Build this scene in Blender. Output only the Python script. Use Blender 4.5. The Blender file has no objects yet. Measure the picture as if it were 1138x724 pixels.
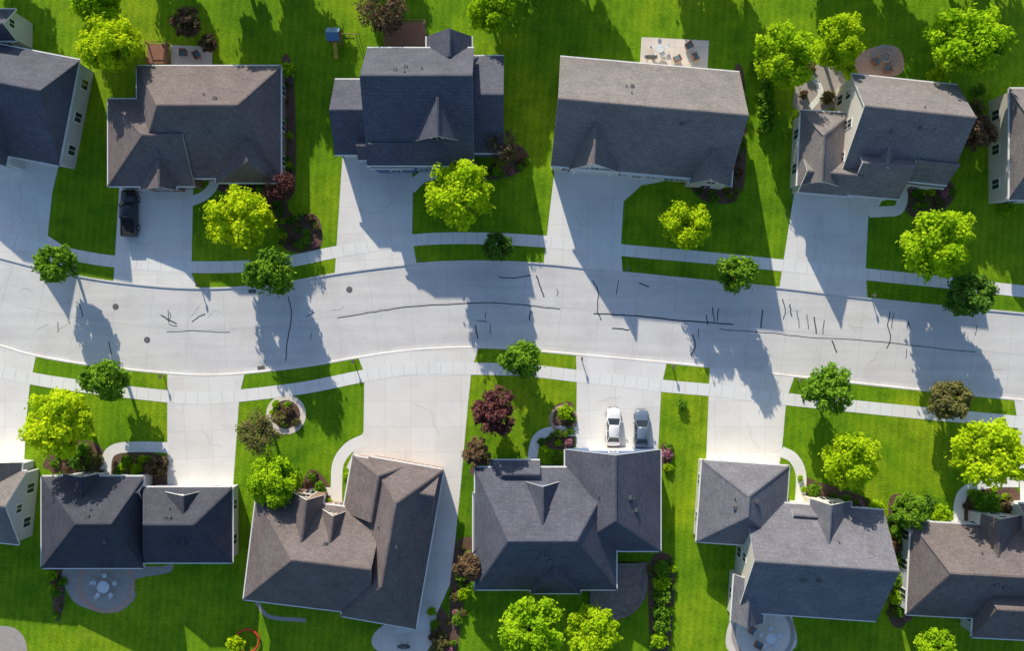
import bpy, bmesh, math, random
import numpy as np
from mathutils import Vector, Matrix
random.seed(7); rng=np.random.default_rng(7)
S=0.11; H=98.0
SC=bpy.context.scene
def P(u,v,z=0.0):
    k=S*(H-z)/H
    return Vector(((u-569)*k,(362-v)*k,z))

# ---------------- materials ----------------
def newmat(name):
    m=bpy.data.materials.new(name); m.use_nodes=True
    nt=m.node_tree; b=nt.nodes['Principled BSDF']
    return m,nt,b
def N(nt,t,**kw):
    n=nt.nodes.new(t)
    for k,v in kw.items():
        if k in n.inputs: n.inputs[k].default_value=v
        else: setattr(n,k,v)
    return n
def noise(nt,co,scale,detail=4,rough=0.6):
    n=N(nt,'ShaderNodeTexNoise'); n.inputs['Scale'].default_value=scale
    n.inputs['Detail'].default_value=detail; n.inputs['Roughness'].default_value=rough
    nt.links.new(co,n.inputs['Vector']); return n.outputs['Fac']
def mapped(nt,co,scale=(1,1,1),rot=0,loc=(0,0,0)):
    mp=N(nt,'ShaderNodeMapping'); mp.inputs['Scale'].default_value=scale; mp.inputs['Rotation'].default_value=(0,0,math.radians(rot)); mp.inputs['Location'].default_value=loc
    nt.links.new(co,mp.inputs['Vector']); return mp.outputs[0]
def ramp(nt,fac,stops):
    r=N(nt,'ShaderNodeValToRGB')
    e=r.color_ramp.elements
    while len(e)<len(stops): e.new(0.5)
    for i,(p,c) in enumerate(stops):
        e[i].position=p; e[i].color=(c[0],c[1],c[2],1)
    nt.links.new(fac,r.inputs['Fac']); return r.outputs['Color']
def mix(nt,a,b,fac,mode='MIX'):
    m=N(nt,'ShaderNodeMix',data_type='RGBA',blend_type=mode)
    for s,x in ((6,a),(7,b)):
        if hasattr(x,'is_linked'): nt.links.new(x,m.inputs[s])
        else: m.inputs[s].default_value=(x[0],x[1],x[2],1)
    if hasattr(fac,'is_linked'): nt.links.new(fac,m.inputs[0])
    else: m.inputs[0].default_value=fac
    return m.outputs[2]
def coord(nt):
    return N(nt,'ShaderNodeTexCoord').outputs['Object']
def bump(nt,b,h,strength,dist):
    n=N(nt,'ShaderNodeBump'); n.inputs['Strength'].default_value=strength; n.inputs['Distance'].default_value=dist
    nt.links.new(h,n.inputs['Height']); nt.links.new(n.outputs['Normal'],b.inputs['Normal'])
def simple(name,c,rough=0.7,metal=0.0,var=0.15,scale=3.0,coat=0.0):
    m,nt,b=newmat(name); co=coord(nt)
    f=noise(nt,co,scale)
    col=ramp(nt,f,[(0.3,[x*(1-var) for x in c]),(0.7,[min(1,x*(1+var)) for x in c])])
    nt.links.new(col,b.inputs['Base Color'])
    b.inputs['Roughness'].default_value=rough; b.inputs['Metallic'].default_value=metal
    if coat: b.inputs['Coat Weight'].default_value=coat
    return m

def grass_mat():
    m,nt,b=newmat('lawn_grass'); co=coord(nt)
    big=noise(nt,co,0.055,3); mid=noise(nt,co,0.45,6,0.7); fine=noise(nt,co,4.5,5,0.75)
    c=ramp(nt,big,[(0.35,(0.115,0.27,0.009)),(0.5,(0.18,0.35,0.010)),(0.65,(0.28,0.42,0.014))])
    c2=ramp(nt,mid,[(0.3,(0.56,0.68,0.65)),(0.5,(1,1,1)),(0.72,(1.38,1.2,1.15))])
    c=mix(nt,c,c2,1.0,'MULTIPLY')
    c3=ramp(nt,fine,[(0.3,(0.5,0.55,0.5)),(0.7,(1.45,1.38,1.3))])
    c=mix(nt,c,c3,1.0,'MULTIPLY')
    wn=noise(nt,mapped(nt,co,loc=(31,7,0)),0.22,6,0.75)
    c=mix(nt,c,(0.28,0.27,0.05),ramp(nt,wn,[(0.60,(0,0,0)),(0.74,(0.4,0.4,0.4))]))
    w=N(nt,'ShaderNodeTexWave',wave_type='BANDS',bands_direction='X'); w.inputs['Scale'].default_value=0.34
    w.inputs['Distortion'].default_value=2.0; w.inputs['Detail'].default_value=2; w.inputs['Detail Scale'].default_value=0.3
    nt.links.new(mapped(nt,co,rot=4),w.inputs['Vector'])
    c4=ramp(nt,w.outputs['Fac'],[(0.3,(0.92,0.94,0.95)),(0.7,(1.06,1.04,1.0))])
    c=mix(nt,c,c4,1.0,'MULTIPLY')
    nt.links.new(c,b.inputs['Base Color']); b.inputs['Roughness'].default_value=0.9
    b.inputs['Specular IOR Level'].default_value=0.1
    bump(nt,b,fine,0.4,0.05)
    return m
def concrete_mat(name,c,panel=None,rot=0,stain=0.12,off=(0,0),streak=0.0):
    m,nt,b=newmat(name); co=coord(nt)
    f=noise(nt,co,0.25,6,0.68); g=noise(nt,co,6,4,0.7)
    col=ramp(nt,f,[(0.3,[c[0]*(1-stain),c[1]*(1-stain*1.05),c[2]*(1-stain*1.1)]),(0.52,c),(0.75,[min(0.96,x*(1+stain*0.4)) for x in c])])
    col=mix(nt,col,ramp(nt,g,[(0.3,(0.92,0.92,0.93)),(0.7,(1.05,1.05,1.04))]),1.0,'MULTIPLY')
    if streak:
        s=noise(nt,mapped(nt,co,(0.04,0.9,1)),1.0,4,0.6)
        col=mix(nt,col,ramp(nt,s,[(0.35,(1-streak,1-streak,1-streak)),(0.65,(1.04,1.04,1.03))]),1.0,'MULTIPLY')
    if panel:
        br=N(nt,'ShaderNodeTexBrick'); br.offset=0; br.inputs['Scale'].default_value=1
        br.inputs['Brick Width'].default_value=panel; br.inputs['Row Height'].default_value=panel
        br.inputs['Mortar Size'].default_value=0.022; br.inputs['Mortar Smooth'].default_value=0.3
        br.inputs['Color1'].default_value=(1,1,1,1); br.inputs['Color2'].default_value=(0.94,0.935,0.93,1); br.inputs['Mortar'].default_value=(0.76,0.74,0.72,1)
        nt.links.new(mapped(nt,co,rot=rot,loc=(off[0],off[1],0)),br.inputs['Vector'])
        col=mix(nt,col,br.outputs['Color'],1.0,'MULTIPLY')
    nt.links.new(col,b.inputs['Base Color']); b.inputs['Roughness'].default_value=0.85
    b.inputs['Specular IOR Level'].default_value=0.25
    return m
def shingle_mat(name,c):
    m,nt,b=newmat(name); co=coord(nt)
    f=noise(nt,co,0.35,5,0.65); g=noise(nt,co,6,4,0.75)
    col=ramp(nt,f,[(0.3,[x*0.85 for x in c]),(0.7,[x*1.14 for x in c])])
    col=mix(nt,col,ramp(nt,g,[(0.3,(0.66,0.66,0.68)),(0.7,(1.32,1.3,1.28))]),1.0,'MULTIPLY')
    sep=N(nt,'ShaderNodeSeparateXYZ'); nt.links.new(co,sep.inputs[0])
    ad=N(nt,'ShaderNodeMath',operation='ADD'); nt.links.new(sep.outputs['X'],ad.inputs[0]); nt.links.new(sep.outputs['Y'],ad.inputs[1])
    cmb=N(nt,'ShaderNodeCombineXYZ'); nt.links.new(ad.outputs[0],cmb.inputs['X']); nt.links.new(sep.outputs['Z'],cmb.inputs['Y'])
    br=N(nt,'ShaderNodeTexBrick'); br.offset=0.37; br.inputs['Scale'].default_value=1
    br.inputs['Brick Width'].default_value=0.55; br.inputs['Row Height'].default_value=0.17
    br.inputs['Mortar Size'].default_value=0.012; br.inputs['Mortar Smooth'].default_value=0.2; br.inputs['Bias'].default_value=-0.1
    br.inputs['Color1'].default_value=(1.12,1.11,1.10,1); br.inputs['Color2'].default_value=(0.9,0.9,0.92,1); br.inputs['Mortar'].default_value=(0.74,0.74,0.76,1)
    nt.links.new(cmb.outputs[0],br.inputs['Vector'])
    col=mix(nt,col,br.outputs['Color'],1.0,'MULTIPLY')
    nt.links.new(col,b.inputs['Base Color']); b.inputs['Roughness'].default_value=1.0
    b.inputs['Specular IOR Level'].default_value=0.05
    return m
def leaf_mat(name,lo,hi,tr=0.35):
    m=bpy.data.materials.new(name); m.use_nodes=True; nt=m.node_tree
    nt.nodes.remove(nt.nodes['Principled BSDF']); out=nt.nodes['Material Output']
    a=N(nt,'ShaderNodeAttribute',attribute_name='tint')
    c=ramp(nt,a.outputs['Fac'],[(0.0,lo),(1.0,hi)])
    oi=N(nt,'ShaderNodeObjectInfo')
    c=mix(nt,c,ramp(nt,oi.outputs['Random'],[(0,(0.88,0.95,0.9)),(1,(1.1,1.05,1.0))]),1.0,'MULTIPLY')
    d=N(nt,'ShaderNodeBsdfDiffuse'); t=N(nt,'ShaderNodeBsdfTranslucent'); mx=N(nt,'ShaderNodeMixShader'); mx.inputs[0].default_value=tr
    nt.links.new(c,d.inputs['Color']); nt.links.new(c,t.inputs['Color'])
    nt.links.new(d.outputs[0],mx.inputs[1]); nt.links.new(t.outputs[0],mx.inputs[2]); nt.links.new(mx.outputs[0],out.inputs['Surface'])
    return m
M={}
M['grass']=grass_mat()
M['road']=concrete_mat('road_surface',(0.80,0.765,0.73),None,stain=0.11,streak=0.07)
M['kerb']=concrete_mat('kerb_concrete',(0.86,0.82,0.78),3.0)
M['drive']=concrete_mat('driveway_concrete',(0.95,0.91,0.85),3.1,rot=0,stain=0.08)
M['drive2']=concrete_mat('driveway_concrete_b',(0.94,0.90,0.85),3.3,rot=-3,off=(1,1),stain=0.1)
M['walk']=concrete_mat('sidewalk_concrete',(0.95,0.92,0.87),None,stain=0.08)
M['patio']=concrete_mat('patio_pavers',(0.66,0.42,0.32),0.6)
M['patio_light']=concrete_mat('patio_concrete',(0.90,0.80,0.70),2.0)
M['stone']=concrete_mat('garden_stone',(0.50,0.44,0.40),0.8,rot=20)
M['joint']=simple('joint_filler',(0.46,0.44,0.42))
M['tar']=simple('tar_sealant',(0.05,0.05,0.065),0.6)
M['crack']=simple('hairline_crack',(0.42,0.40,0.38),0.9)
M['mulch']=simple('mulch',(0.16,0.09,0.06),0.95,var=0.55,scale=5)
M['iron']=simple('cast_iron',(0.16,0.15,0.145),0.6)
M['trim']=simple('white_trim',(0.88,0.87,0.85),0.5,var=0.03)
M['glass']=simple('window_glass',(0.03,0.04,0.05),0.08,var=0.1)
M['door']=simple('garage_door_paint',(0.80,0.78,0.75),0.5,var=0.04)
M['vent']=simple('vent_metal',(0.16,0.16,0.17),0.5,metal=0.3)
M['sidA']=simple('siding_grey',(0.60,0.60,0.60),0.7,var=0.06)
M['sidB']=simple('siding_cream',(0.72,0.67,0.59),0.7,var=0.06)
M['sidC']=simple('siding_blue',(0.13,0.19,0.32),0.7,var=0.06)
M['sidD']=simple('brick_brown',(0.30,0.19,0.15),0.85,var=0.25,scale=8)
M['rTan']=shingle_mat('shingles_tan',(0.235,0.215,0.21))
M['rGrey']=shingle_mat('shingles_grey',(0.20,0.20,0.225))
M['rBrown']=shingle_mat('shingles_brown',(0.19,0.162,0.158))
M['rDark']=shingle_mat('shingles_dark',(0.08,0.083,0.105))
M['rSlate']=shingle_mat('shingles_slate',(0.12,0.125,0.155))
M['bark']=simple('bark',(0.10,0.075,0.055),0.9,var=0.3,scale=6)
M['wood']=simple('deck_wood',(0.34,0.16,0.10),0.8,var=0.25,scale=4)
M['lime']=leaf_mat('leaves_lime',(0.22,0.44,0.012),(0.62,0.82,0.025),0.4)
M['green']=leaf_mat('leaves_green',(0.09,0.24,0.02),(0.30,0.50,0.04),0.33)
M['dark']=leaf_mat('leaves_dark',(0.055,0.15,0.022),(0.19,0.34,0.045),0.28)
M['yellow']=leaf_mat('leaves_yellow',(0.32,0.52,0.012),(0.78,0.90,0.025),0.42)
M['brown']=leaf_mat('leaves_brown',(0.10,0.065,0.04),(0.30,0.20,0.11),0.2)
M['olive']=leaf_mat('leaves_olive',(0.13,0.12,0.045),(0.30,0.27,0.09),0.25)
M['red']=leaf_mat('leaves_red',(0.08,0.03,0.035),(0.27,0.11,0.10),0.25)
M['pink']=leaf_mat('flowers_pink',(0.35,0.10,0.16),(0.6,0.35,0.40),0.2)

# ---------------- mesh helpers ----------------
def link(o,parent=None):
    SC.collection.objects.link(o)
    if parent: o.parent=parent
    return o
def mkmesh(name,verts,faces,mats,midx=None,parent=None,recalc=True,smooth=False):
    me=bpy.data.meshes.new(name); me.from_pydata([tuple(v) for v in verts],[],faces)
    for m in mats: me.materials.append(m)
    if midx is not None: me.polygons.foreach_set('material_index',midx)
    if recalc:
        bm=bmesh.new(); bm.from_mesh(me); bmesh.ops.recalc_face_normals(bm,faces=bm.faces); bm.to_mesh(me); bm.free()
    if smooth: me.polygons.foreach_set('use_smooth',[True]*len(me.polygons))
    o=bpy.data.objects.new(name,me); return link(o,parent)
def empty(name,loc):
    e=bpy.data.objects.new(name,None); e.location=loc; e.empty_display_size=0.5; return link(e)
def catmull(pts,sub=8,closed=False):
    pts=[Vector((p[0],p[1])) for p in pts]; n=len(pts); out=[]
    rng_=range(n) if closed else range(n-1)
    for i in rng_:
        p1=pts[i]; p2=pts[(i+1)%n]
        p0=pts[i-1] if (closed or i>0) else p1*2-p2
        p3=pts[(i+2)%n] if (closed or i<n-2) else p2*2-p1
        for j in range(sub):
            t=j/sub
            out.append(0.5*((2*p1)+(p2-p0)*t+(2*p0-5*p1+4*p2-p3)*t*t+(3*p1-p0-3*p2+p3)*t**3))
    if not closed: out.append(pts[-1])
    return out
def sheet(name,pts,z,mat,smooth=False):
    if smooth: pts=catmull(pts,6,True)
    bm=bmesh.new(); vs=[bm.verts.new(P(p[0],p[1],0)+Vector((0,0,z))) for p in pts]
    f=bm.faces.new(vs); f.normal_update()
    if f.normal.z<0: f.normal_flip()
    bmesh.ops.triangulate(bm,faces=bm.faces[:])
    me=bpy.data.meshes.new(name); bm.to_mesh(me); bm.free(); me.materials.append(mat)
    return link(bpy.data.objects.new(name,me))
def ribbon_geo(pts,w,z,verts,faces,world=False):
    q=[(Vector(p) if world else P(p[0],p[1],0)) for p in pts]; n=len(q); b=len(verts)
    for i in range(n):
        d=(q[min(i+1,n-1)]-q[max(i-1,0)]); d.z=0; d.normalize(); nn=Vector((-d.y,d.x,0))*w/2
        verts.append(Vector((q[i].x,q[i].y,z))+nn); verts.append(Vector((q[i].x,q[i].y,z))-nn)
    for i in range(n-1): faces.append((b+2*i,b+2*i+1,b+2*i+3,b+2*i+2))
def ribbon(name,pts,w,z,mat,smooth=True):
    if smooth: pts=catmull(pts,8)
    v=[];f=[]; ribbon_geo(pts,w,z,v,f); return mkmesh(name,v,f,[mat],recalc=False)
class Geo:
    def __init__(s): s.v=[];s.f=[];s.m=[]
    def box(s,c,sx,sy,sz,ang=0,mi=0,taper=1.0):
        b=len(s.v); ca,sa=math.cos(ang),math.sin(ang)
        for dz,t in ((-0.5,1),(0.5,taper)):
            for dx,dy in ((-.5,-.5),(.5,-.5),(.5,.5),(-.5,.5)):
                x=dx*sx*t; y=dy*sy*t
                s.v.append(Vector((c[0]+x*ca-y*sa,c[1]+x*sa+y*ca,c[2]+dz*sz)))
        for f in ((3,2,1,0),(4,5,6,7),(0,1,5,4),(1,2,6,5),(2,3,7,6),(3,0,4,7)): s.f.append(tuple(b+i for i in f)); s.m.append(mi)
    def cyl(s,a,c,r0,r1,n=8,mi=0,cap=True):
        a=Vector(a);c=Vector(c); d=(c-a).normalized(); t=d.orthogonal().normalized(); u=d.cross(t); b=len(s.v)
        for p,r in ((a,r0),(c,r1)):
            for i in range(n):
                th=2*math.pi*i/n; s.v.append(p+(t*math.cos(th)+u*math.sin(th))*r)
        for i in range(n): s.f.append((b+i,b+(i+1)%n,b+n+(i+1)%n,b+n+i)); s.m.append(mi)
        if cap: s.f.append(tuple(b+n+i for i in range(n))); s.m.append(mi); s.f.append(tuple(b+i for i in reversed(range(n)))); s.m.append(mi)
    def face(s,pts,mi=0):
        b=len(s.v); s.v+= [Vector(p) for p in pts]; s.f.append(tuple(range(b,b+len(pts)))); s.m.append(mi)
    def up(s,pts,mi=0):
        pts=[Vector(p) for p in pts]; n=(pts[1]-pts[0]).cross(pts[2]-pts[0])
        s.face(pts if n.z>0 else pts[::-1],mi)
    def obj(s,name,mats,parent=None,off=None,recalc=False,smooth=False):
        v=s.v if off is None else [x-off for x in s.v]
        return mkmesh(name,v,s.f,mats,s.m,parent,recalc,smooth)

# ---------------- kerb lines, ground, road ----------------
NK=catmull([(-900,60),(-600,140),(-300,210),(-150,248),(-60,271),(0,287),(60,302),(128,314),(215,321),(300,317),(378,304),(460,294),(530,291),(608,294),(690,303),(790,313),(872,321),(962,332),(1050,341),(1138,349),(1300,365),(1600,395),(1900,423),(2200,450)],8)
SK=catmull([(-900,150),(-600,230),(-300,300),(-150,340),(-60,366),(0,384),(38,395),(110,407),(188,415),(230,417),(270,415),(340,407),(400,397),(460,389),(530,386),(585,389),(640,394),(740,403),(800,409),(880,418),(1000,431),(1138,445),(1300,461),(1600,491),(1900,519),(2200,546)],8)
def kN(x): return float(np.interp(x,[p.x for p in NK],[p.y for p in NK]))
def kS(x): return float(np.interp(x,[p.x for p in SK],[p.y for p in SK]))
xs=[-6000,-3000,-1500]+list(range(-900,2201,10))+[3000,4500,7000]
v=[];f=[]
for x in xs:
    a=P(x,kN(x)); b=P(x,kS(x))
    for y,z in ((700,0),(a.y,0),(a.y-0.01,-0.11),(b.y+0.01,-0.11),(b.y,0),(-700,0)): v.append((a.x,y,z))
for i in range(len(xs)-1):
    for j in range(5): f.append((6*i+j,6*i+j+1,6*(i+1)+j+1,6*(i+1)+j))
mkmesh('ground',v,f,[M['grass']],recalc=False)
v=[];f=[]
for x in xs:
    a=P(x,kN(x)); b=P(x,kS(x)); v+=[(a.x,a.y-0.45,-0.106),(a.x,b.y+0.45,-0.106)]
for i in range(len(xs)-1): f.append((2*i,2*i+1,2*i+3,2*i+2))
mkmesh('road',v,f,[M['road']],recalc=False)
v=[];f=[];prof=[(0.16,-0.02),(0.16,0.022),(-0.03,0.022),(-0.08,-0.095),(-0.55,-0.1)]
for s,k in ((1,kN),(-1,kS)):
    b0=len(v)
    for x in xs:
        a=P(x,k(x))
        for o,z in prof: v.append((a.x,a.y+s*o,z))
    for i in range(len(xs)-1):
        for j in range(4):
            q=(b0+5*i+j,b0+5*i+j+1,b0+5*(i+1)+j+1,b0+5*(i+1)+j); f.append(q if s>0 else q[::-1])
mkmesh('kerb',v,f,[M['kerb']],recalc=False)
NW=[(-300,190),(-200,216),(-100,240),(-40,254),(20,269),(85,284),(130,291),(215,297),(300,294),(380,279),(460,267),(530,265),(610,269),(690,278),(790,287),(878,296),(962,305),(1050,314),(1138,324),(1300,340),(1500,360)]
SW=[(-300,336),(-200,362),(-100,387),(-40,403),(36,421),(110,432),(188,441),(230,443),(268,440),(340,431),(405,418),(460,410),(525,410),(585,412),(640,418),(735,429),(790,434),(875,444),(1000,457),(1138,470),(1300,486),(1500,505)]
v=[];f=[]
ribbon_geo(catmull(NW,10),1.45,0.022,v,f); ribbon_geo(catmull(SW,10),1.5,0.022,v,f)
mkmesh('sidewalk',v,f,[M['walk']],recalc=False)
def along(pts,step):
    q=[P(p[0],p[1]) for p in pts]; acc=0; out=[]
    for a,b in zip(q,q[1:]):
        L=(b-a).length; d=(b-a)/L; t=step-acc
        while t<L: out.append((a+d*t,d)); t+=step
        acc=(acc+L)%step
    return out
v=[];f=[]
for W in (NW,SW):
    for p,d in along(catmull(W,10),1.5):
        n=Vector((-d.y,d.x,0))*0.70; ribbon_geo([p-n,p+n],0.03,0.026,v,f,True)
mkmesh('sidewalk_joints',v,f,[M['joint']],recalc=False)
v=[];f=[]
mid=[( x,(kN(x)+kS(x))/2) for x in range(-200,1400,20)]
for i,(p,d) in enumerate(along(mid,4.6)):
    n=Vector((-d.y,d.x,0)); w=(kS(569)-kN(569))*S/2-0.75
    ribbon_geo([p-n*w,p+n*w],0.022,-0.102,v,f,True)
ribbon_geo([(x,y-2) for x,y in mid],0.022,-0.101,v,f)
mkmesh('road_joints',v,f,[M['joint']],recalc=False)
cr=[[(375,354),(410,348),(450,342),(530,337),(580,339),(622,344)],[(660,349),(700,351),(750,356),(790,359),(815,361)],[(800,366),(860,371),(900,375),(960,379),(1010,384),(1085,392)],
[(178,350),(187,356),(196,360)],[(186,344),(188,360),(197,363)],[(185,369),(220,368),(255,370)],[(213,358),(221,352),(228,349)],[(596,306),(600,318),(605,331)],[(554,308),(570,309),(590,306)],
[(659,312),(665,325),(664,345),(668,356)],[(688,311),(685,328)],[(710,315),(722,319)],[(320,330),(324,350),(320,375),(317,402)],[(870,332),(873,345),(871,356)],[(878,338),(880,352)],[(886,345),(889,365)],[(848,345),(846,365)],
[(990,346),(987,362),(990,375),(986,388)],[(994,348),(991,365)],[(792,342),(794,358)],[(799,343),(797,357)],[(770,372),(773,384),(768,396)],[(777,365),(776,376)],[(545,360),(545,372)],
[(905,352),(908,372)],[(925,378),(930,392)],[(88,338),(92,352)],[(120,380),(124,394)],[(340,352),(350,347)],[(680,365),(700,367)],[(1010,357),(1012,366)],[(897,350),(899,366)],[(916,356),(915,372)],[(785,350),(787,362)],[(528,362),(531,376)],[(590,345),(588,356)]]
v=[];f=[]
for c in cr:
    c2=[(p.x+random.uniform(-.5,.5),p.y+random.uniform(-.5,.5)) for p in catmull(c,5)]
    ribbon_geo(c2,random.choice([0.09,0.12,0.15]),-0.098,v,f)
for k in range(9):
    x=random.uniform(0,1138); y=random.uniform(kN(x)+15,kS(x)-15); L=random.uniform(5,13); 
    vert=random.random()<0.8
    pts=[(x+ (random.uniform(-1,1) if vert else i*L/4),y+(i*L/4 if vert else i*L/36)+random.uniform(-.5,.5)) for i in range(5)]
    ribbon_geo(pts,0.08,-0.096,v,f)
mkmesh('tar_crack_seals',v,f,[M['tar']],recalc=False)
v=[];f=[]
def crack(x,y,ang,L,z):
    pts=[(x,y)]
    for i in range(int(L/2)):
        ang+=random.uniform(-.5,.5); x+=2*math.cos(ang); y+=2*math.sin(ang); pts.append((x,y))
    ribbon_geo(pts,0.03,z,v,f)
for q in [(150,250,1.5,40),(400,230,1.2,50),(640,240,1.8,45),(905,260,1.4,40),(225,470,1.6,40),(460,450,.4,50),(450,500,1.2,40),(690,440,2.4,30),(830,470,1.2,35),(20,200,1,50)]: crack(q[0],q[1],q[2],q[3],0.0165)
for k in range(16):
    x=random.uniform(0,1138); crack(x,random.uniform(kN(x)+25,kS(x)-25),random.uniform(0,6.28),18,-0.0945)
mkmesh('hairline_cracks',v,f,[M['crack']],recalc=False)
def manhole(u,vv):
    g=Geo(); p=P(u,vv); z=-0.10
    g.cyl((p.x,p.y,z-0.01),(p.x,p.y,z+0.012),0.38,0.38,24); g.cyl((p.x,p.y,z),(p.x,p.y,z+0.02),0.30,0.30,24)
    g.obj('manhole_cover',[M['iron']],recalc=True)
for q in ((128,341),(163,378),(388,322)): manhole(*q)
def drain(u,vv,a):
    g=Geo(); p=P(u,vv)
    g.box((p.x,p.y,-0.09),0.9,0.45,0.03,a)
    for i in range(6): g.box((p.x+(i-2.5)*0.14*math.cos(a),p.y+(i-2.5)*0.14*math.sin(a),-0.07),0.05,0.4,0.02,a)
    g.obj('storm_drain',[M['iron']])
drain(290,kS(290)-4,0.12); drain(280,kN(280)+5,0.03)

# ---------------- driveways / paths ----------------
def edge(k,x0,x1,n=6): return [(x0+(x1-x0)*i/n,k(x0+(x1-x0)*i/n)) for i in range(n+1)]
def drive(pts,mat='drive',name='driveway'): return sheet(name,pts,0.012,M[mat])
drive([(-140,160),(66,180),(58,215),(53,262),(78,278),(84,292)]+edge(kN,86,-140),'drive2')
drive([(133,200),(215,200),(213,290),(213,304)]+edge(kN,219,126))
drive([(381,168),(455,172),(459,200),(458,262),(460,276)]+edge(kN,463,372),'drive2')
drive([(617,183),(730,188),(712,207),(693,224),(690,275)]+edge(kN,692,604))
drive([(884,205),(985,215),(975,232),(965,240),(962,300)]+edge(kN,964,866),'drive2')
drive([(-90,520)]+[(-90,kS(-90))]+edge(kS,-90,40)+[(33,430),(29,470),(26,530)])
drive(edge(kS,186,272)+[(266,440),(262,500),(258,556),(186,545)],'drive2')
drive(edge(kS,398,532)+[(524,412),(520,450),(512,540),(506,600),(500,650),(478,700),(440,705),(440,560),(385,520),(404,480),(405,415)])
drive(edge(kS,640,741)+[(735,430),(731,510),(640,510),(641,420)],'drive2')
drive(edge(kS,789,883)+[(874,444),(869,500),(864,530),(784,530),(788,430)])
drive(edge(kS,1127,1260)+[(1260,620),(1136,620),(1131,470)],'drive2')
np_=[0]
def path(pts,w=1.2,mat='walk'): np_[0]+=1; ribbon('footpath',pts,w,0.0155+0.0004*(np_[0]%10),M[mat])
path([(212,224),(226,218),(236,208),(240,195)]); path([(456,210),(468,198),(485,192),(498,186)],1.4)
path([(712,200),(735,196),(745,190)],1.3); path([(966,236),(985,235),(998,233),(1003,220),(1001,200)],1.3)
path([(188,498),(160,497),(130,499),(119,510),(118,535)],1.3)
path([(405,489),(388,498),(376,515),(374,540),(374,562)],1.4); path([(376,547),(350,547),(330,554)],1.0)
path([(641,480),(612,480),(596,490),(590,520)],1.2); path([(868,502),(882,510),(890,528),(889,562)],1.3)
path([(1132,536),(1100,537),(1075,545),(1066,560),(1066,590)],1.3)
def ring(u,vv,r,w,mat,z=0.030):
    pts=[(u+r*math.cos(2*math.pi*i/36),vv+r*math.sin(2*math.pi*i/36)) for i in range(37)]
    v=[];f=[]; ribbon_geo(pts,w,z,v,f); mkmesh('garden_edging',v,f,[M[mat]],recalc=False)
nb=[0]
def bed(pts,mat='mulch',name='mulch_bed',sm=True): nb[0]+=1; return sheet(name,pts,0.0040+0.0002*(nb[0]%30),M[mat],sm)
beds=[[(240,198),(312,200),(322,236),(352,240),(358,270),(345,280),(316,276),(306,240),(285,215),(248,214)],
[(468,186),(560,184),(575,160),(588,180),(560,198),(500,200)],[(765,198),(812,198),(822,210),(812,226),(780,222)],[(1005,212),(1050,200),(1062,215),(1045,236),(1012,240)],
[(60,488),(110,495),(115,532),(60,530)],[(126,504),(166,503),(182,512),(184,540),(126,535)],
[(335,555),(345,522),(366,540),(368,575)],[(600,494),(614,470),(616,452),(636,448),(638,476),(636,500)],[(528,518),(585,512),(590,528),(530,530)],
[(886,530),(910,536),(968,556),(975,572),(900,570)],[(1070,548),(1128,542),(1130,584),(1074,584)],[(988,556),(1010,556),(1012,600),(1008,690),(988,688),(992,620)],
[(722,626),(748,622),(748,680),(742,724),(724,724)],[(505,608),(540,606),(545,645),(520,650),(508,724),(500,724)],[(735,495),(748,495),(744,520),(735,520)],
[(300,448),(330,445),(340,462),(325,478),(302,476)],[(85,490),(60,500),(48,520),(80,520)],[(480,670),(500,690),(500,724),(478,724)],[(55,628),(68,628),(72,668),(62,690)],[(312,72),(326,80),(328,205),(312,205)],[(816,80),(828,90),(828,200),(816,200)]]
for b in beds: bed(b)
bed([(890,78),(925,72),(940,92),(930,118),(885,122),(884,98)],'stone','stone_garden')
bed([(952,62),(980,50),(1000,55),(1004,78),(985,86),(955,82)],'patio','paver_patio')
ring(983,64,13,0.35,'stone')
sheet('patio',[(713,41),(788,45),(786,80),(711,74)],0.012,M['patio_light'])
sheet('patio',[(190,50),(236,52),(236,76),(190,76)],0.012,M['patio_light'])
bed([(76,630),(180,630),(188,620),(190,636),(150,645),(150,665),(130,681),(100,678),(78,664)],'stone','stone_patio')
ring(118,650,30,0.5,'patio')
bed([(812,688),(830,676),(870,672),(881,690),(880,724),(812,726)],'patio_light','patio')
ring(848,705,33,0.5,'stone')
ring(318,461,19,0.7,'patio_light'); ring(626,466,14,0.4,'patio')
bed([(-10,700),(14,698),(28,712),(26,730),(-10,730)],'stone','stone_patio')
bed([(420,700),(480,672),(475,724),(420,724)],'patio_light','patio')
path([(340,690),(300,686),(285,670)],0.5,'stone')
path([(886,78),(905,88),(912,104),(900,120)],0.7,'walk')

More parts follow.
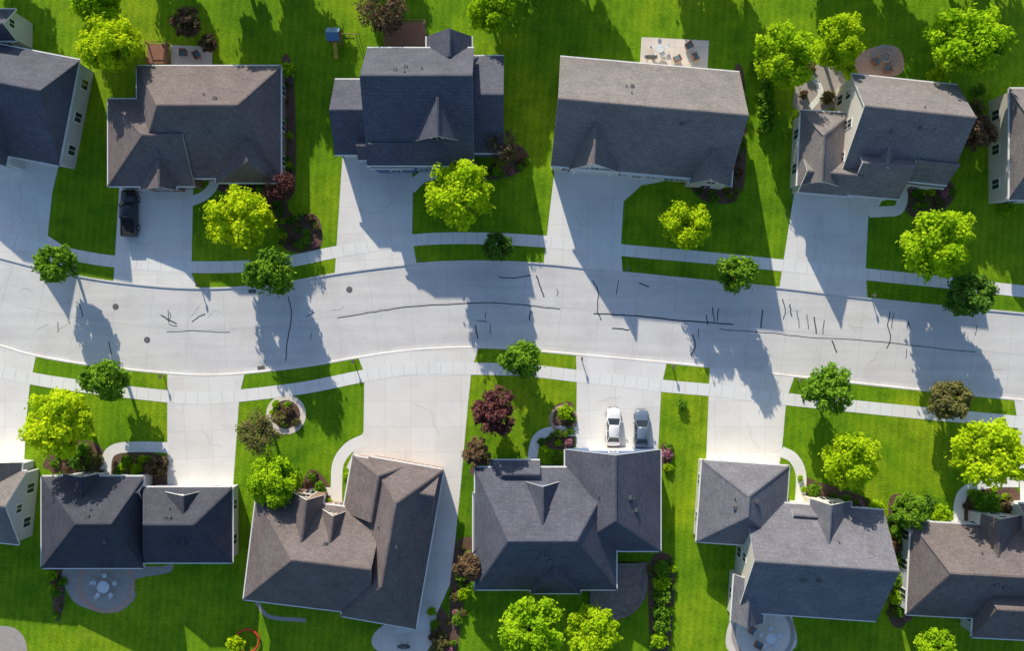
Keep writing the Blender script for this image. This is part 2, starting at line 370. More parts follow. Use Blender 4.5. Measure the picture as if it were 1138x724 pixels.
# ---------------- houses ----------------
def house(name,blocks,wall,roof,seed=0,lift=0.0,pm=1.12):
    rnd=random.Random(seed)
    cu=sum((b['r4'][0]+b['r4'][2])/2 for b in blocks)/len(blocks); cv=sum((b['r4'][1]+b['r4'][3])/2 for b in blocks)/len(blocks)
    O=P(cu,cv); par=empty(name,O)
    RG=Geo(); WG=Geo(); TG=Geo(); GG=Geo(); DG=Geo(); VG=Geo()
    for i,b in enumerate(blocks):
        x0,y0,x1,y1=b['r4']; ez=b['ez']+0.013*i+lift; rz=ez+(b['rz']-b['ez'])*pm; rot=math.radians(b.get('rot',0)); bz=b.get('bz',-0.05)
        if bz>0: bz+=lift
        c=((x0+x1)/2,(y0+y1)/2)
        def Q(u,v,z):
            du,dv=u-c[0],v-c[1]; return P(c[0]+du*math.cos(rot)-dv*math.sin(rot),c[1]+du*math.sin(rot)+dv*math.cos(rot),z)
        c0,c1,c2,c3=Q(x0,y0,ez),Q(x1,y0,ez),Q(x1,y1,ez),Q(x0,y1,ez)
        if b['ax']=='x':
            s0,e0,s1,e1=c0,c1,c3,c2; rp=lambda t:Q(t,b['r'],rz); ends=(x0,x1)
        else:
            s0,e0,s1,e1=c0,c3,c1,c2; rp=lambda t:Q(b['r'],t,rz); ends=(y0,y1)
        def gab(p,q,t):
            pr=rp(t); d=(q-p); k=max(0.1,min(0.9,(pr-p).dot(d)/d.dot(d))); w=p+d*k; w.z=rz; return w
        ha=b.get('a') is not None; hb=b.get('b') is not None
        R0=rp(b['a']) if ha else gab(s0,s1,ends[0]); R1=rp(b['b']) if hb else gab(e0,e1,ends[1])
        for dz in (0,-0.22):
            D=Vector((0,0,dz)); m=0 if dz==0 else 1
            RG.up([s0+D,e0+D,R1+D,R0+D],m); RG.up([e1+D,s1+D,R0+D,R1+D],m)
            if ha: RG.up([s1+D,s0+D,R0+D],m)
            if hb: RG.up([e0+D,e1+D,R1+D],m)
        D=Vector((0,0,-0.22))
        def fas(p,q): RG.face([p+D,q+D,q,p],1)
        fas(s0,e0); fas(e1,s1)
        if ha: fas(s1,s0)
        else: fas(s0,R0); fas(R0,s1)
        if hb: fas(e0,e1)
        else: fas(e0,R1); fas(R1,e1)
        def gut(p,q):
            d=(q-p).normalized(); cen_=(s0+e0+e1+s1)/4; n=Vector((d.y,-d.x,0)).normalized()
            if n.dot((p+q)/2-cen_)<0: n=-n
            p=p-Vector((0,0,.06)); q=q-Vector((0,0,.06)); o=n*0.14
            RG.up([p+o,q+o,q+n*0.01,p+n*0.01],1); RG.face([p+o-Vector((0,0,.1)),q+o-Vector((0,0,.1)),q+o,p+o],1)
        if bz<1:
            gut(s0,e0); gut(e1,s1)
            if ha: gut(s1,s0)
            if hb: gut(e0,e1)
        def cap(p,q):
            d=(q-p); L=d.length
            if L<0.3: return
            d.normalize(); n=Vector((-d.y,d.x,0)).normalized()*0.16; up=Vector((0,0,0.05))
            RG.up([p-n,q-n,q+up,p+up],2); RG.up([p+up,q+up,q+n,p+n],2)
        cap(R0,R1)
        if ha: cap(s0,R0); cap(s1,R0)
        if hb: cap(e0,R1); cap(e1,R1)
        u=(e0-s0).normalized(); w=(s1-s0).normalized(); I=0.27+0.011*i
        S0=s0+(u+w)*I; E0=e0+(w-u)*I; E1=e1-(u+w)*I; S1=s1+(u-w)*I
        zt=ez-0.12
        def dn(p,z): return Vector((p.x,p.y,z))
        def wallq(p,q,top=None):
            pts=[dn(p,bz),dn(q,bz),dn(q,zt)]
            if top is not None: pts.append(top)
            pts.append(dn(p,zt)); WG.face(pts,0)
        wallq(S0,E0); wallq(E1,S1)
        wallq(S1,S0,None if ha else R0+u*I-Vector((0,0,0.3)))
        wallq(E0,E1,None if hb else R1-u*I-Vector((0,0,0.3)))
        cen=(S0+E0+E1+S1)/4
        sides={'N':None,'S':None,'E':None,'W':None}
        for (p,q) in ((S0,E0),(E1,S1),(S1,S0),(E0,E1)):
            mpt=(p+q)/2-cen; key=('N' if mpt.y>0 else 'S') if abs(mpt.y)*((x1-x0))>abs(mpt.x)*((y1-y0)) else ('E' if mpt.x>0 else 'W')
            sides[key]=(p,q)
        def window(pos,d,n,ww,wh):
            ang=math.atan2(d.y,d.x)
            TG.box(pos+n*0.02,ww+0.24,0.10,wh+0.24,ang); GG.box(pos+n*0.055,ww,0.07,wh,ang); TG.box(pos+n*0.08,0.06,0.06,wh,ang)
        for key,pq in sides.items():
            if pq is None: continue
            p,q=dn(pq[0],0),dn(pq[1],0); d=(q-p); L=d.length; d.normalize(); n=Vector((d.y,-d.x,0))
            if n.dot((p+q)/2-dn(cen,0))<0: n=-n
            ang=math.atan2(d.y,d.x)
            if b.get('g')==key:
                gw=min(4.9,L-1.2); mp=(p+q)/2
                TG.box(mp+n*0.02+Vector((0,0,1.15)),gw+0.4,0.08,2.5,ang)
                DG.box(mp+n*0.06+Vector((0,0,1.08)),gw,0.08,2.2,ang)
                for kx in range(4): VG.box(mp+n*0.105+Vector((0,0,0.2+0.55*kx)),gw-0.1,0.02,0.03,ang)
            elif bz<1:
                nw=int(L/3.3)
                for k in range(nw):
                    window(p+d*(L*(k+0.5)/nw)+Vector((0,0,1.55)),d,n,1.1,1.3)
                    if ez>4.6: window(p+d*(L*(k+0.5)/nw)+Vector((0,0,4.0)),d,n,1.0,1.2)
            else:
                window((p+q)/2+Vector((0,0,(bz+ez)/2+0.2)),d,n,min(1.2,L*0.4),min(1.1,(ez-bz)*0.6+0.3))
            isend=(b['ax']=='x' and key in 'EW') or (b['ax']=='y' and key in 'NS')
            hip = (ha if key in ('W','N') else hb)
            if isend and not hip and rz-ez>1.6:
                window((p+q)/2+Vector((0,0,ez+0.45)),d,n,0.9,0.9)
        if (e0-s0).length>9 and bz<1:
            for k in range(4):
                t=rnd.uniform(0.3,0.7); kk=rnd.uniform(0.55,0.86); A,Bq=((s0,e0) if rnd.random()<0.5 else (s1,e1))
                pos=(A.lerp(Bq,t)).lerp(R0.lerp(R1,t),kk)
                if k%2==0: VG.box(pos+Vector((0,0,0.08)),0.42,0.42,0.25,0)
                else: VG.cyl(pos-Vector((0,0,0.1)),pos+Vector((0,0,0.35)),0.07,0.07,8)
    RG.obj('roof',[M[roof],M['trim'],M[roof]],par,O); WG.obj('walls',[M[wall]],par,O)
    if TG.v: TG.obj('window_frames',[M['trim']],par,O)
    if GG.v: GG.obj('window_glass',[M['glass']],par,O)
    if DG.v: DG.obj('garage_door',[M['door']],par,O)
    if VG.v: VG.obj('roof_vents',[M['vent']],par,O)
def B(x0,y0,x1,y1,ez,rz,ax,r,**k): d=dict(r4=(x0,y0,x1,y1),ez=ez,rz=rz,ax=ax,r=r); d.update(k); return d
house('suburban_house',[B(-60,52,78,172,3.2,7.4,'x',94,b=40,rot=11),B(-20,110,14,182,3.2,6.2,'y',-2,rot=11,g='S'),B(-60,10,18,45,3.0,5.2,'x',26)],'sidA','rSlate',1,0.7)
house('suburban_house',[B(152,73,312,198,3.0,7.6,'x',117,a=175,b=262),B(120,110,216,207,2.9,6.0,'x',150,a=158,g='S'),B(156,168,196,211,2.9,4.7,'y',176),B(240,140,309,203,2.9,5.6,'y',274,b=180),B(213,180,240,196,2.8,3.6,'x',186)],'sidD','rBrown',2,0.3)
house('suburban_house',[B(408,53,527,184,4.9,9.0,'x',84),B(474,40,524,70,4.4,6.6,'y',499),B(372,88,412,172,3.0,5.6,'x',122,g='S'),B(524,62,560,170,3.2,6.4,'x',105),B(462,110,509,156,6.6,8.4,'y',486,bz=5.0),B(412,150,460,187,4.3,6.0,'x',160),B(398,150,458,178,2.9,4.3,'x',162,g='S')],'sidC','rSlate',3,0.3)
house('suburban_house',[B(617,71,817,193,3.4,8.4,'x',118,rot=5),B(634,122,690,190,3.3,7.0,'y',661,rot=3,g='S'),B(768,150,815,206,3.1,5.8,'y',792,rot=5),B(690,175,770,196,3.0,4.0,'x',182,rot=5)],'sidB','rTan',4,0.7)
house('suburban_house',[B(940,88,1059,200,4.4,8.6,'x',122,rot=6),B(888,124,944,208,3.0,6.0,'y',915,rot=3,a=150),B(945,150,1002,219,3.1,6.2,'x',182,rot=5,g='S'),B(968,165,1005,190,4.8,6.4,'y',987,bz=3.5,rot=5),B(1005,160,1052,207,3.2,5.8,'x',180,rot=6),B(889,170,950,216,2.8,5.0,'x',192,rot=5,g='S')],'sidB','rTan',5,0.4)
house('suburban_house',[B(1122,98,1260,222,4.6,8.8,'x',160,a=1165)],'sidB','rTan',6)
house('suburban_house',[B(-90,518,26,600,3.0,6.2,'x',560,rot=6),B(-60,510,22,560,3.0,5.2,'y',-20,rot=6,g='N')],'sidA','rTan',7)
house('suburban_house',[B(46,530,159,632,3.1,7.2,'x',583,a=84,b=122),B(160,542,258,626,3.0,6.4,'x',584,a=160,b=214),B(178,546,226,600,2.95,5.4,'y',203,g='N'),B(70,527,110,575,3.0,5.0,'y',90),B(112,536,160,560,2.9,4.2,'x',548)],'sidA','rDark',8)
house('suburban_house',[B(277,560,420,676,3.2,7.6,'x',626,a=325,rot=7),B(394,514,478,694,3.1,7.0,'y',432,a=560,b=655,rot=10),B(386,512,450,575,3.0,5.4,'y',418,rot=10,a=530),B(318,548,356,620,3.1,6.2,'y',337,rot=7),B(352,566,384,612,3.1,6.0,'y',368,rot=7),B(440,520,484,580,3.05,5.0,'x',548,rot=10,g='N')],'sidD','rBrown',9)
house('suburban_house',[B(528,520,685,656,3.3,7.8,'x',602,a=566,b=640),B(628,500,734,613,3.1,6.8,'y',684,g='N',b=580),B(578,534,628,610,3.3,6.8,'y',603),B(526,548,580,616,3.1,5.4,'x',590,a=552),B(545,512,600,545,2.9,4.3,'x',528,a=560),B(590,600,645,660,3.2,5.6,'y',618,b=640)],'sidC','rSlate',10)
house('suburban_house',[B(824,562,978,686,3.3,7.6,'x',629,rot=4),B(777,515,874,606,3.0,6.4,'y',832,a=552,b=575,rot=4,g='N'),B(898,556,944,620,3.2,6.0,'y',922,rot=4),B(876,560,905,590,2.9,4.4,'x',574,rot=4),B(814,640,850,692,2.9,4.6,'y',832,rot=4)],'sidB','rGrey',11)
house('suburban_house',[B(1010,584,1170,688,3.1,7.0,'x',640,a=1058,rot=3),B(1082,640,1200,712,3.0,6.0,'x',680,rot=3,a=1110),B(1088,572,1134,640,3.05,5.6,'y',1110,rot=3),B(1132,560,1230,640,3.0,6.2,'x',600,g='N')],'sidA','rBrown',12)
house('garden_shed',[B(-30,10,-4,40,2.2,3.4,'y',-17)],'sidB','rGrey',13)

# ---------------- trees ----------------
def tree_mesh(name,nl,czen,seed,vs=1.0,leaf=0.062,bare=False):
    r=np.random.default_rng(seed); g=Geo()
    if czen>1:
        lean=Vector((r.normal()*0.04,r.normal()*0.04,0))
        top=Vector((0,0,czen*0.95))+lean
        g.cyl((0,0,-0.03),(lean.x*0.5,lean.y*0.5,czen*0.5),0.075,0.055,8,0,False); g.cyl((lean.x*0.5,lean.y*0.5,czen*0.5),top,0.055,0.025,7,0,False)
        nlimb=9 if not bare else 16
        for k in range(nlimb):
            a=k*2.4+r.uniform(-.3,.3); z0=czen*r.uniform(0.45,0.85); L=r.uniform(0.55,0.85)
            b0=Vector((lean.x*0.5,lean.y*0.5,z0)); m=b0+Vector((math.cos(a)*L*0.5,math.sin(a)*L*0.5,L*0.35)); e=m+Vector((math.cos(a+.2)*L*0.5,math.sin(a+.2)*L*0.5,L*0.3))
            g.cyl(b0,m,0.032,0.02,5,0,False); g.cyl(m,e,0.02,0.006,5,0,False)
            for s in (-0.6,0.6,1.0):
                e2=m+Vector((math.cos(a+s)*L*0.38,math.sin(a+s)*L*0.38,L*0.3)); g.cyl(m,e2,0.012,0.004,4,0,False)
    nv=len(g.v)
    nc=76; C=[]
    ph=r.uniform(0,6.28,4)
    while len(C)<nc:
        p=r.uniform(-1,1,3); d=np.linalg.norm(p)
        if d>0.84 or d<0.3: continue
        th=math.atan2(p[1],p[0]); k=1+0.05*math.sin(2*th+ph[0])+0.05*math.sin(3*th+ph[1])+0.05*math.sin(5*th+ph[2])
        p[:2]*=k
        C.append(p)
    C=np.array(C); cr_=r.uniform(0.15,0.27,nc)
    ci=r.integers(0,nc,nl); dirs=r.normal(size=(nl,3)); dirs/=np.linalg.norm(dirs,axis=1)[:,None]
    rad=cr_[ci]*np.power(r.uniform(0,1,nl),0.45)*np.where(r.uniform(0,1,nl)<0.08,1.4,1.0)
    pos=C[ci]+dirs*rad[:,None]*np.array([1,1,0.8]); pos[:,2]*=vs; pos[:,2]+=czen
    keep=pos[:,2]>0.02
    pos=pos[keep]; dirs=dirs[keep]; ci=ci[keep]; nl=len(pos)
    nrm=dirs*0.6+r.normal(size=(nl,3))*0.5+np.array([-0.08,0.35,0.45]); nrm/=np.linalg.norm(nrm,axis=1)[:,None]
    t=np.cross(nrm,r.normal(size=(nl,3))); t/=np.linalg.norm(t,axis=1)[:,None]; bt=np.cross(nrm,t)
    sz=leaf*r.uniform(0.6,1.25,nl)[:,None]
    V=np.stack([pos-t*sz,pos-bt*sz*0.62,pos+t*sz,pos+bt*sz*0.62],axis=1).reshape(-1,3)
    ctint=r.uniform(0.1,0.9,nc)
    tint=np.clip(ctint[ci]*0.6+0.2+r.normal(size=nl)*0.18,0,1)
    F=(np.arange(nl*4).reshape(-1,4)+nv).tolist()
    me=bpy.data.meshes.new(name); me.from_pydata([tuple(x) for x in g.v]+V.tolist(),[],g.f+F)
    me.materials.append(M['bark']); me.materials.append(M['lime'])
    me.polygons.foreach_set('material_index',[0]*len(g.f)+[1]*nl)
    at=me.attributes.new('tint','FLOAT','FACE'); at.data.foreach_set('value',[0.5]*len(g.f)+tint.tolist())
    return me
big=[tree_mesh('tree_mesh_%d'%i,9000,1.5,100+i,1.0,0.06) for i in range(5)]
street=[tree_mesh('street_tree_mesh_%d'%i,6000,1.55,200+i,1.0,0.070) for i in range(3)]
bare=[tree_mesh('bare_tree_mesh_%d'%i,2800,1.35,300+i,0.9,0.05,True) for i in range(2)]
shr=[tree_mesh('shrub_mesh_%d'%i,900,0.55,400+i,0.8,0.13) for i in range(4)]
def plant(name,meshes,u,vv,d,mat,zc):
    R=d*S/2; me=random.choice(meshes); p=P(u,vv,zc*R)
    o=bpy.data.objects.new(name,me); o.location=(p.x,p.y,0); o.rotation_euler=(0,0,random.uniform(-.7,.7))
    o.scale=(R*random.uniform(.96,1.05),R*random.uniform(.96,1.05),R*random.uniform(.92,1.06)); link(o)
    o.material_slots[1].link='OBJECT'; o.material_slots[1].material=M[mat]; return o
for u,vv,d,m in [(120,45,72,'yellow'),(265,242,72,'yellow'),(512,215,76,'yellow'),(763,250,56,'yellow'),(873,62,68,'lime'),(932,46,60,'yellow'),(1077,42,82,'lime'),(1043,270,78,'lime'),(545,8,56,'lime'),
  (66,470,74,'yellow'),(300,535,60,'lime'),(947,511,64,'yellow'),(1100,503,76,'yellow'),(1012,568,40,'green'),(591,702,72,'lime'),(660,704,58,'yellow'),(105,-5,60,'lime'),(1040,722,46,'lime'),(100,8,40,'lime')]:
    plant('maple_tree',big,u,vv,d,m,1.5)
for u,vv,d,m in [(62,295,48,'green'),(300,300,60,'green'),(553,276,36,'dark'),(819,302,50,'green'),(1080,330,54,'dark'),(118,421,54,'green'),(580,398,50,'green'),(920,432,56,'green'),(1058,447,48,'olive')]:
    plant('street_tree',street,u,vv,d,m,1.55)
for u,vv,d,m in [(550,457,54,'red')]: plant('purple_plum_tree',street,u,vv,d,m,1.4)
for u,vv,d,m in [(310,208,42,'red'),(558,163,46,'brown'),(425,12,60,'brown'),(290,480,54,'olive'),(530,503,34,'brown'),(522,628,38,'brown'),(1085,150,44,'brown'),(208,25,36,'brown'),(232,48,22,'brown')]:
    plant('budding_tree',bare if m!='brown' or d>45 else street,u,vv,d,m,1.35)
for u,vv,d,m in [(-40,-90,80,'green'),(150,-100,70,'green'),(245,-75,78,'green'),(290,-110,84,'green'),(400,-125,70,'green'),(555,-80,80,'green'),(590,-130,90,'dark'),(640,-75,70,'green'),(770,-125,80,'green'),(830,-60,60,'green'),(930,-130,74,'green'),(1000,-90,80,'green'),(1080,-60,76,'green'),(1120,-110,80,'green')]:
    plant('maple_tree',big,u,vv,d,m,1.5)
for u,vv,d,m in [(318,78,20,'lime'),(852,108,22,'green'),(852,124,24,'green'),(851,140,22,'green'),(854,95,18,'green'),(1119,232,18,'lime'),(175,518,26,'brown'),(262,716,24,'yellow'),(628,458,20,'lime'),(905,544,18,'green'),(974,565,20,'lime'),
 (736,632,20,'green'),(735,648,22,'lime'),(736,664,22,'green'),(734,680,22,'green'),(735,696,22,'green'),(733,712,22,'lime'),(999,590,18,'green'),(996,608,16,'brown'),(1000,624,18,'green'),(998,645,20,'green'),(997,664,20,'lime'),(1000,680,16,'green'),
 (1098,560,30,'green'),(1120,565,20,'brown'),(1085,552,18,'green'),(1045,572,26,'lime'),(1030,560,22,'dark'),(758,450,14,'green'),(742,505,14,'pink'),(512,640,16,'green'),(516,660,16,'lime'),(508,690,14,'green'),(58,640,14,'lime'),(62,658,14,'green'),
 (345,242,12,'brown'),(330,250,12,'olive'),(340,268,13,'green'),(350,272,10,'pink'),(325,268,11,'brown'),(335,236,10,'lime'),(488,716,20,'olive'),(840,72,18,'green'),(900,75,16,'olive'),(920,108,18,'olive'),(893,105,12,'brown'),(1040,85,22,'lime'),(945,72,14,'green'),
 (310,462,14,'olive'),(322,456,12,'brown'),(355,540,12,'green'),(348,555,12,'pink'),(360,558,10,'lime'),(357,570,10,'green'),(605,500,12,'lime'),(618,508,12,'green'),(632,492,10,'pink'),(540,520,14,'green'),(556,518,12,'olive'),(572,520,12,'green'),
 (385,530,10,'lime'),(92,500,18,'green'),(108,512,16,'olive'),(84,515,18,'dark'),(140,512,14,'green'),(152,520,12,'lime'),(1085,120,22,'olive'),(1088,100,18,'green')]:
    plant('shrub',shr,u,vv,d,m,0.55)
def inside(pt,poly):
    x,y=pt; c=False; n=len(poly)
    for i in range(n):
        x1,y1=poly[i]; x2,y2=poly[i-1]
        if (y1>y)!=(y2>y) and x<(x2-x1)*(y-y1)/(y2-y1)+x1: c=not c
    return c
for b in beds:
    xs_=[p[0] for p in b]; ys_=[p[1] for p in b]; area=(max(xs_)-min(xs_))*(max(ys_)-min(ys_)); n=max(2,int(area/170))
    for k in range(n*2):
        pt=(random.uniform(min(xs_),max(xs_)),random.uniform(min(ys_),max(ys_)))
        if inside(pt,b): plant('shrub',shr,pt[0],pt[1],random.uniform(6,12),random.choice(['green','lime','olive','dark','brown','green','pink' if random.random()<.3 else 'lime']),0.55)
for u,vv,d in [(265,242,70),(512,215,76),(763,250,56),(1043,270,78),(66,470,74),(300,535,60),(947,511,66),(1100,503,76),(550,457,54)]:
    zc=1.5*d*S/2; p=P(u,vv,zc); pu=p.x/S+569; pv=362-p.y/S
    sheet('mulch_ring',[(pu+6*math.cos(a*math.pi/8)*random.uniform(.9,1.1),pv+6*math.sin(a*math.pi/8)*random.uniform(.9,1.1)) for a in range(16)],0.0102,M['mulch'],True)

# ---------------- vehicles ----------------
def paint(name,c,rough=0.3):
    return simple(name,c,rough,0.0,0.03,1.0,coat=0.8)
M['pw']=paint('car_paint_white',(0.90,0.90,0.89)); M['pg']=paint('car_paint_grey',(0.15,0.20,0.28)); M['pk']=paint('truck_paint_black',(0.015,0.016,0.02))
M['tyre']=simple('tyre_rubber',(0.02,0.02,0.02),0.9); M['lamp']=simple('headlamp',(0.7,0.7,0.7),0.2); M['tail']=simple('tail_lamp',(0.35,0.02,0.02),0.3); M['chrome']=simple('chrome',(0.5,0.5,0.5),0.25,1.0)
def loft(secs):
    v=[];f=[];n=len(secs[0])
    for s in secs: v+= [Vector(p) for p in s]
    for i in range(len(secs)-1):
        for j in range(n-1): f.append((i*n+j,i*n+j+1,(i+1)*n+j+1,(i+1)*n+j))
    f.append(tuple(range(n))); f.append(tuple((len(secs)-1)*n+i for i in reversed(range(n))))
    return v,f
def car(name,u,vv,ang,pm,truck=False):
    p=P(u,vv); par=empty(name,(p.x,p.y,0.014)); par.rotation_euler=(0,0,ang)
    if truck: st=[(-2.85,.80,.95),(-2.8,.93,1.05),(-1.0,.97,1.08),(0.9,.97,1.1),(1.6,.96,1.12),(2.5,.92,1.05),(2.8,.80,.92)]
    else: st=[(-2.3,.62,.80),(-2.2,.80,.93),(-1.6,.88,.98),(-0.6,.90,.96),(0.7,.90,.95),(1.5,.87,.88),(2.1,.78,.76),(2.32,.55,.62)]
    secs=[]
    for y,w,z in st:
        b=0.28
        secs.append([(-w*.96,y,b),(-w,y,b+(z-b)*.5),(-w*.96,y,z-.08),(-w*.80,y,z),(-w*.3,y,z+.025),(w*.3,y,z+.025),(w*.80,y,z),(w*.96,y,z-.08),(w,y,b+(z-b)*.5),(w*.96,y,b)])
    v,f=loft(secs)
    mkmesh('body',v,f,[M[pm]],None,par,True,True)
    if truck: yr0,yr1,yf1,yf0,zb,zt,wb,wt=-0.75,-0.55,0.75,1.35,1.07,1.78,.90,.74
    else: yr0,yr1,yf1,yf0,zb,zt,wb,wt=-1.85,-1.15,0.25,1.05,.95,1.40,.80,.60
    g=Geo(); bq=[(-wb,yr0,zb),(wb,yr0,zb),(wb,yf0,zb),(-wb,yf0,zb)]; tq=[(-wt,yr1,zt),(wt,yr1,zt),(wt,yf1,zt),(-wt,yf1,zt)]
    for i in range(4): g.face([bq[i],bq[(i+1)%4],tq[(i+1)%4],tq[i]],0)
    g.obj('windows',[M['glass']],par)
    secs=[]
    for y,w,z in [(yr1-.05,wt*.9,zt),(yr1+.15,wt+.03,zt+.04),((yr1+yf1)/2,wt+.05,zt+.06),(yf1-.15,wt+.03,zt+.04),(yf1+.05,wt*.9,zt)]:
        secs.append([(-w,y,zt-.03),(-w*.95,y,z),(0,y,z+.02),(w*.95,y,z),(w,y,zt-.03)])
    v,f=loft(secs); mkmesh('roof_panel',v,f,[M[pm]],None,par,True,True)
    g=Geo()
    for i in range(4):
        a=Vector(bq[i]);c=Vector(tq[i]); g.cyl(a,c,.045,.04,6)
    for sx in (-1,1):
        ym=(yr0+yf0)/2-.05; g.cyl((sx*(wb+.01),ym,zb),(sx*(wt+.01),ym,zt),.04,.035,6)
        g.box((sx*(wb+.2),yf0-.35,zb+.08),.2,.12,.16)
    g.obj('pillars_and_mirrors',[M[pm]],par)
    g=Geo(); L=st[-1][0]; Rr=.40 if truck else .33; wx=.90 if truck else .80
    for sx in (-1,1):
        for y in (-L*.62,L*.62):
            g.cyl((sx*(wx-.12),y,Rr),(sx*(wx+.09),y,Rr),Rr,Rr,16,0); g.cyl((sx*(wx+.08),y,Rr),(sx*(wx+.10),y,Rr),Rr*.6,Rr*.55,12,1)
    g.obj('wheels',[M['tyre'],M['chrome']],par)
    g=Geo()
    for sx in (-1,1):
        g.box((sx*st[-1][1]*.85,L-.12,.72 if truck else .62),.3,.25,.16,0,0); g.box((sx*st[0][1]*.9,-L+.04,.85 if truck else .75),.3,.14,.2,0,1)
    g.box((0,L-.02,.42),1.2,.12,.18,0,2); g.box((0,-L+.02,.42),1.2,.12,.16,0,2)
    g.obj('lamps_and_bumpers',[M['lamp'],M['tail'],M['tyre']],par)
    g=Geo()
    if truck:
        g.box((0,-1.78,1.105),1.5,1.9,.02,0,0)
        for sx in (-1,1): g.box((sx*.82,-1.8,1.13),.14,2.0,.12,0,1)
        g.box((0,-2.76,1.13),1.7,.1,.12,0,1); g.box((0,-.83,1.15),1.7,.1,.16,0,1)
        g.obj('cargo_bed',[M['tyre'],M[pm]],par)
    else:
        for sx in (-1,1): g.cyl((sx*.45,1.0,.955),(sx*.1,1.02,.975),.012,.012,5,0)
        g.obj('wipers',[M['tyre']],par)
car('pickup_truck',147,238,0,'pk',True)
car('parked_car',681,474,math.radians(-1),'pw'); car('parked_car',712,476,math.radians(-1),'pg')

# ---------------- small furniture ----------------
M['metal_w']=simple('white_metal',(0.8,0.82,0.84),0.4); M['cush']=simple('blue_cushion',(0.18,0.30,0.36),0.8); M['yel']=simple('yellow_plastic',(0.7,0.5,0.05),0.5); M['blu']=simple('blue_tarp',(0.10,0.25,0.42),0.6); M['redp']=simple('red_plastic',(0.7,0.05,0.03),0.5)
def table_set(u,vv,sc=1.0):
    p=P(u,vv); par=empty('patio_table_set',(p.x,p.y,0.02)); g=Geo()
    g.cyl((0,0,.70),(0,0,.74),.65*sc,.65*sc,20); g.cyl((0,0,0),(0,0,.7),.05,.04,8); g.cyl((0,0,0),(0,0,.04),.28,.22,12); g.obj('table',[M['metal_w']],par)
    for k in range(5):
        a=k*2*math.pi/5+.3; r=1.15*sc; c=Vector((math.cos(a)*r,math.sin(a)*r,0)); g=Geo()
        g.box(c+Vector((0,0,.44)),.5,.5,.06,a,1)
        o=Vector((math.cos(a),math.sin(a),0)); t=Vector((-o.y,o.x,0))
        g.box(c+o*.26+Vector((0,0,.68)),.05,.5,.5,a,0)
        for sx in (-1,1):
            for sy in (-1,1): q=c+o*.2*sx+t*.2*sy; g.cyl(q,q+Vector((0,0,.43)),.02,.02,5,0)
        g.obj('chair_%d'%(k+1),[M['metal_w'],M['metal_w']],par)
table_set(118,651,1.15); table_set(732,56,.8); table_set(855,708)
def lounge(u,vv,a):
    p=P(u,vv); par=empty('garden_armchair',(p.x,p.y,0.02)); par.rotation_euler=(0,0,a); g=Geo()
    g.box((0,0,.35),.7,.7,.14,0,1); g.box((0,.36,.6),.8,.12,.5,0,0); g.box((-.4,0,.45),.12,.7,.3,0,0); g.box((.4,0,.45),.12,.7,.3,0,0)
    for sx in (-.35,.35):
        for sy in (-.3,.3): g.box((sx,sy,.14),.06,.06,.28)
    g.obj('frame_and_cushion',[M['wood'],M['cush']],par)
for q in [(765,52,0.5),(772,64,2),(752,66,3.6),(835,700,1),(842,716,2.6),(205,60,0),(220,62,2),(972,70,2),(985,78,3.3)]: lounge(*q)
def grill(u,vv):
    p=P(u,vv); g=Geo()
    for sx in (-.4,.4):
        for sy in (-.2,.2): g.box((sx,sy,.4),.05,.05,.8)
    g.box((0,0,.9),.8,.5,.3,0,0); g.cyl((-.4,0,1.05),(.4,0,1.05),.25,.25,12,0); g.box((.6,0,.95),.35,.4,.04); g.box((-.6,0,.95),.35,.4,.04)
    o=g.obj('barbecue_grill',[M['vent']]); o.location=(p.x,p.y,.01)
grill(722,66); grill(450,716)
g=Geo()
for k in range(14):
    a=k*2*math.pi/14; g.box((math.cos(a)*.6,math.sin(a)*.6,.18),.2,.24,.36,a)
g.cyl((0,0,0),(0,0,.1),.5,.5,14); o=g.obj('fire_pit',[M['stone']]); p=P(983,64); o.location=(p.x,p.y,.01)
p=P(374,44); par=empty('playground_set',(p.x,p.y,0)); par.scale=(.8,.8,.8); g=Geo()
for sx in (-.8,.8):
    for sy in (-.8,.8): g.box((sx,sy,1.2),.12,.12,2.4)
g.box((0,0,1.3),1.8,1.8,.1)
for x in (1.0,3.4):
    for sy in (-.9,.9): g.cyl((x,sy,0),(x,0,2.4),.06,.06,6)
g.cyl((.8,0,2.4),(3.5,0,2.4),.06,.06,6); g.obj('frame',[M['wood']],par)
g=Geo(); g.face([(-1,-1,2.35),(1,-1,2.35),(1,0,3.2),(-1,0,3.2)]); g.face([(1,1,2.35),(-1,1,2.35),(-1,0,3.2),(1,0,3.2)]); g.obj('canopy',[M['blu']],par)
g=Geo(); g.face([(-.3,-.9,1.35),(.3,-.9,1.35),(.3,-3,.15),(-.3,-3,.15)])
for s in (-.32,.32): g.face([(s,-.9,1.35),(s,-3,.15),(s,-3,.35),(s,-.9,1.55)])
g.obj('slide',[M['yel']],par)
g=Geo()
for x in (1.7,2.6):
    for d in (-.2,.2): g.cyl((x+d,0,2.4),(x+d,0,.5),.012,.012,4)
    g.box((x,0,.5),.5,.2,.04)
g.obj('swings',[M['tyre']],par)
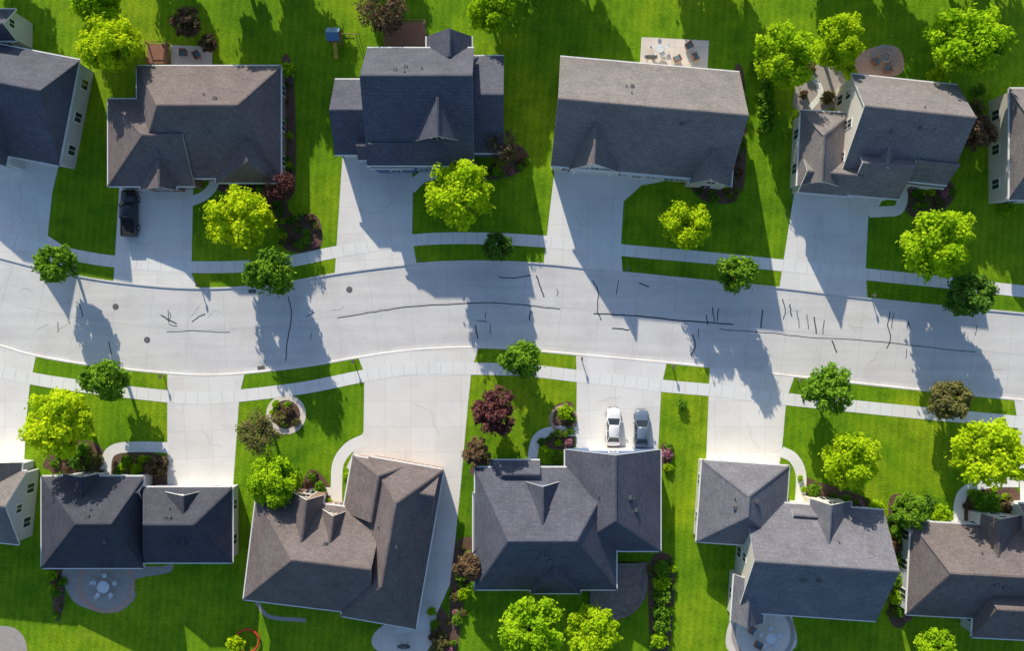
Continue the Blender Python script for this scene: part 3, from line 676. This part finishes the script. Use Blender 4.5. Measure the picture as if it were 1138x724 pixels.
def deck(x0,y0,x1,y1,h=.5,name='wooden_deck'):
    a=P(x0,y1);b=P(x1,y0); par=empty(name,((a.x+b.x)/2,(a.y+b.y)/2,0)); w=b.x-a.x; d=b.y-a.y; g=Geo(); n=int(w/.16)
    for i in range(n): g.box((-w/2+(i+.5)*w/n,0,h),w/n-.015,d,.04)
    g.obj('boards',[M['wood']],par); g=Geo()
    for sx in (-1,1):
        for sy in (-1,1): g.box((sx*(w/2-.1),sy*(d/2-.1),h/2+.35),.12,.12,h+.8)
    g.box((0,d/2-.06,h+.85),w,.08,.06); g.box((-w/2+.06,0,h+.86),.08,d,.06); g.box((w/2-.06,0,h+.86),.08,d,.06)
    g.obj('railing',[M['wood']],par)
deck(428,26,474,52); deck(166,50,190,72)
g=Geo()
for r,h in ((4.6,.17),(3.9,.34),(3.2,.5)):
    n=20; pts=[(r*math.cos(-math.pi*.5*i/n+0.1),r*math.sin(-math.pi*.5*i/n+.1)) for i in range(n+1)]+[(0,-r),( -2.5,-r),(-2.5,2.5),(r,2.5)]
    g.face([(x,y,h) for x,y in pts])
    for i in range(len(pts)): q=pts[i-1]; w=pts[i]; g.face([(q[0],q[1],0),(w[0],w[1],0),(w[0],w[1],h),(q[0],q[1],h)])
M['deckg']=simple('weathered_deck',(0.26,0.20,0.17),0.8,var=.3,scale=2)
o=g.obj('curved_deck',[M['deckg']]); p=P(678,648); o.location=(p.x,p.y,0)
def mailbox(u,vv):
    p=P(u,vv); g=Geo(); g.box((0,0,.5),.1,.1,1.0,0,0); g.box((0,0,1.05),.2,.45,.14,0,1); g.cyl((0,-.22,1.12),(0,.22,1.12),.1,.1,10,1); g.box((.11,.05,1.15),.02,.04,.16,0,2)
    o=g.obj('mailbox',[M['wood'],M['vent'],M['redp']]); o.location=(p.x,p.y,0)
for x in (222,468,697,968): mailbox(x,kN(x)-4)
for x in (182,394,646,747,886): mailbox(x,kS(x)+4)
g=Geo(); n=24
for i in range(n):
    a=2*math.pi*i/n; b2=2*math.pi*(i+1)/n; g.cyl((1.4*math.cos(a),1.4*math.sin(a),.3),(1.4*math.cos(b2),1.4*math.sin(b2),.3),.12,.12,8,0,False)
o=g.obj('garden_ring',[M['redp']]); p=P(276,712); o.location=(p.x,p.y,0)

# ---------------- light, world, camera ----------------
el=math.radians(21.5); d=Vector((0.30,-1,0)).normalized()
dirv=Vector((d.x*math.cos(el),d.y*math.cos(el),-math.sin(el)))
sl=bpy.data.lights.new('sun','SUN'); sl.energy=5.0; sl.angle=math.radians(0.5); sl.color=(1.0,0.92,0.76)
so=bpy.data.objects.new('sun',sl); so.rotation_euler=dirv.to_track_quat('-Z','Y').to_euler(); so.location=(-20,60,40); link(so)
w=bpy.data.worlds.new('World'); SC.world=w; w.use_nodes=True; nt=w.node_tree
sk=nt.nodes.new('ShaderNodeTexSky'); sk.sky_type='NISHITA'; sk.sun_disc=False; sk.sun_elevation=el; sk.sun_rotation=math.atan2(-d.x,-d.y); sk.ozone_density=3.5
bg=nt.nodes['Background']; bg.inputs['Strength'].default_value=0.15; nt.links.new(sk.outputs[0],bg.inputs['Color'])
cd=bpy.data.cameras.new('camera'); cd.sensor_width=36; cd.lens=18*H/(569*S); cd.clip_end=3000; cd.clip_start=1
co=bpy.data.objects.new('camera',cd); co.location=(0,0,H); link(co); SC.camera=co
SC.view_settings.view_transform='Standard'; SC.view_settings.look='None'; SC.view_settings.exposure=0
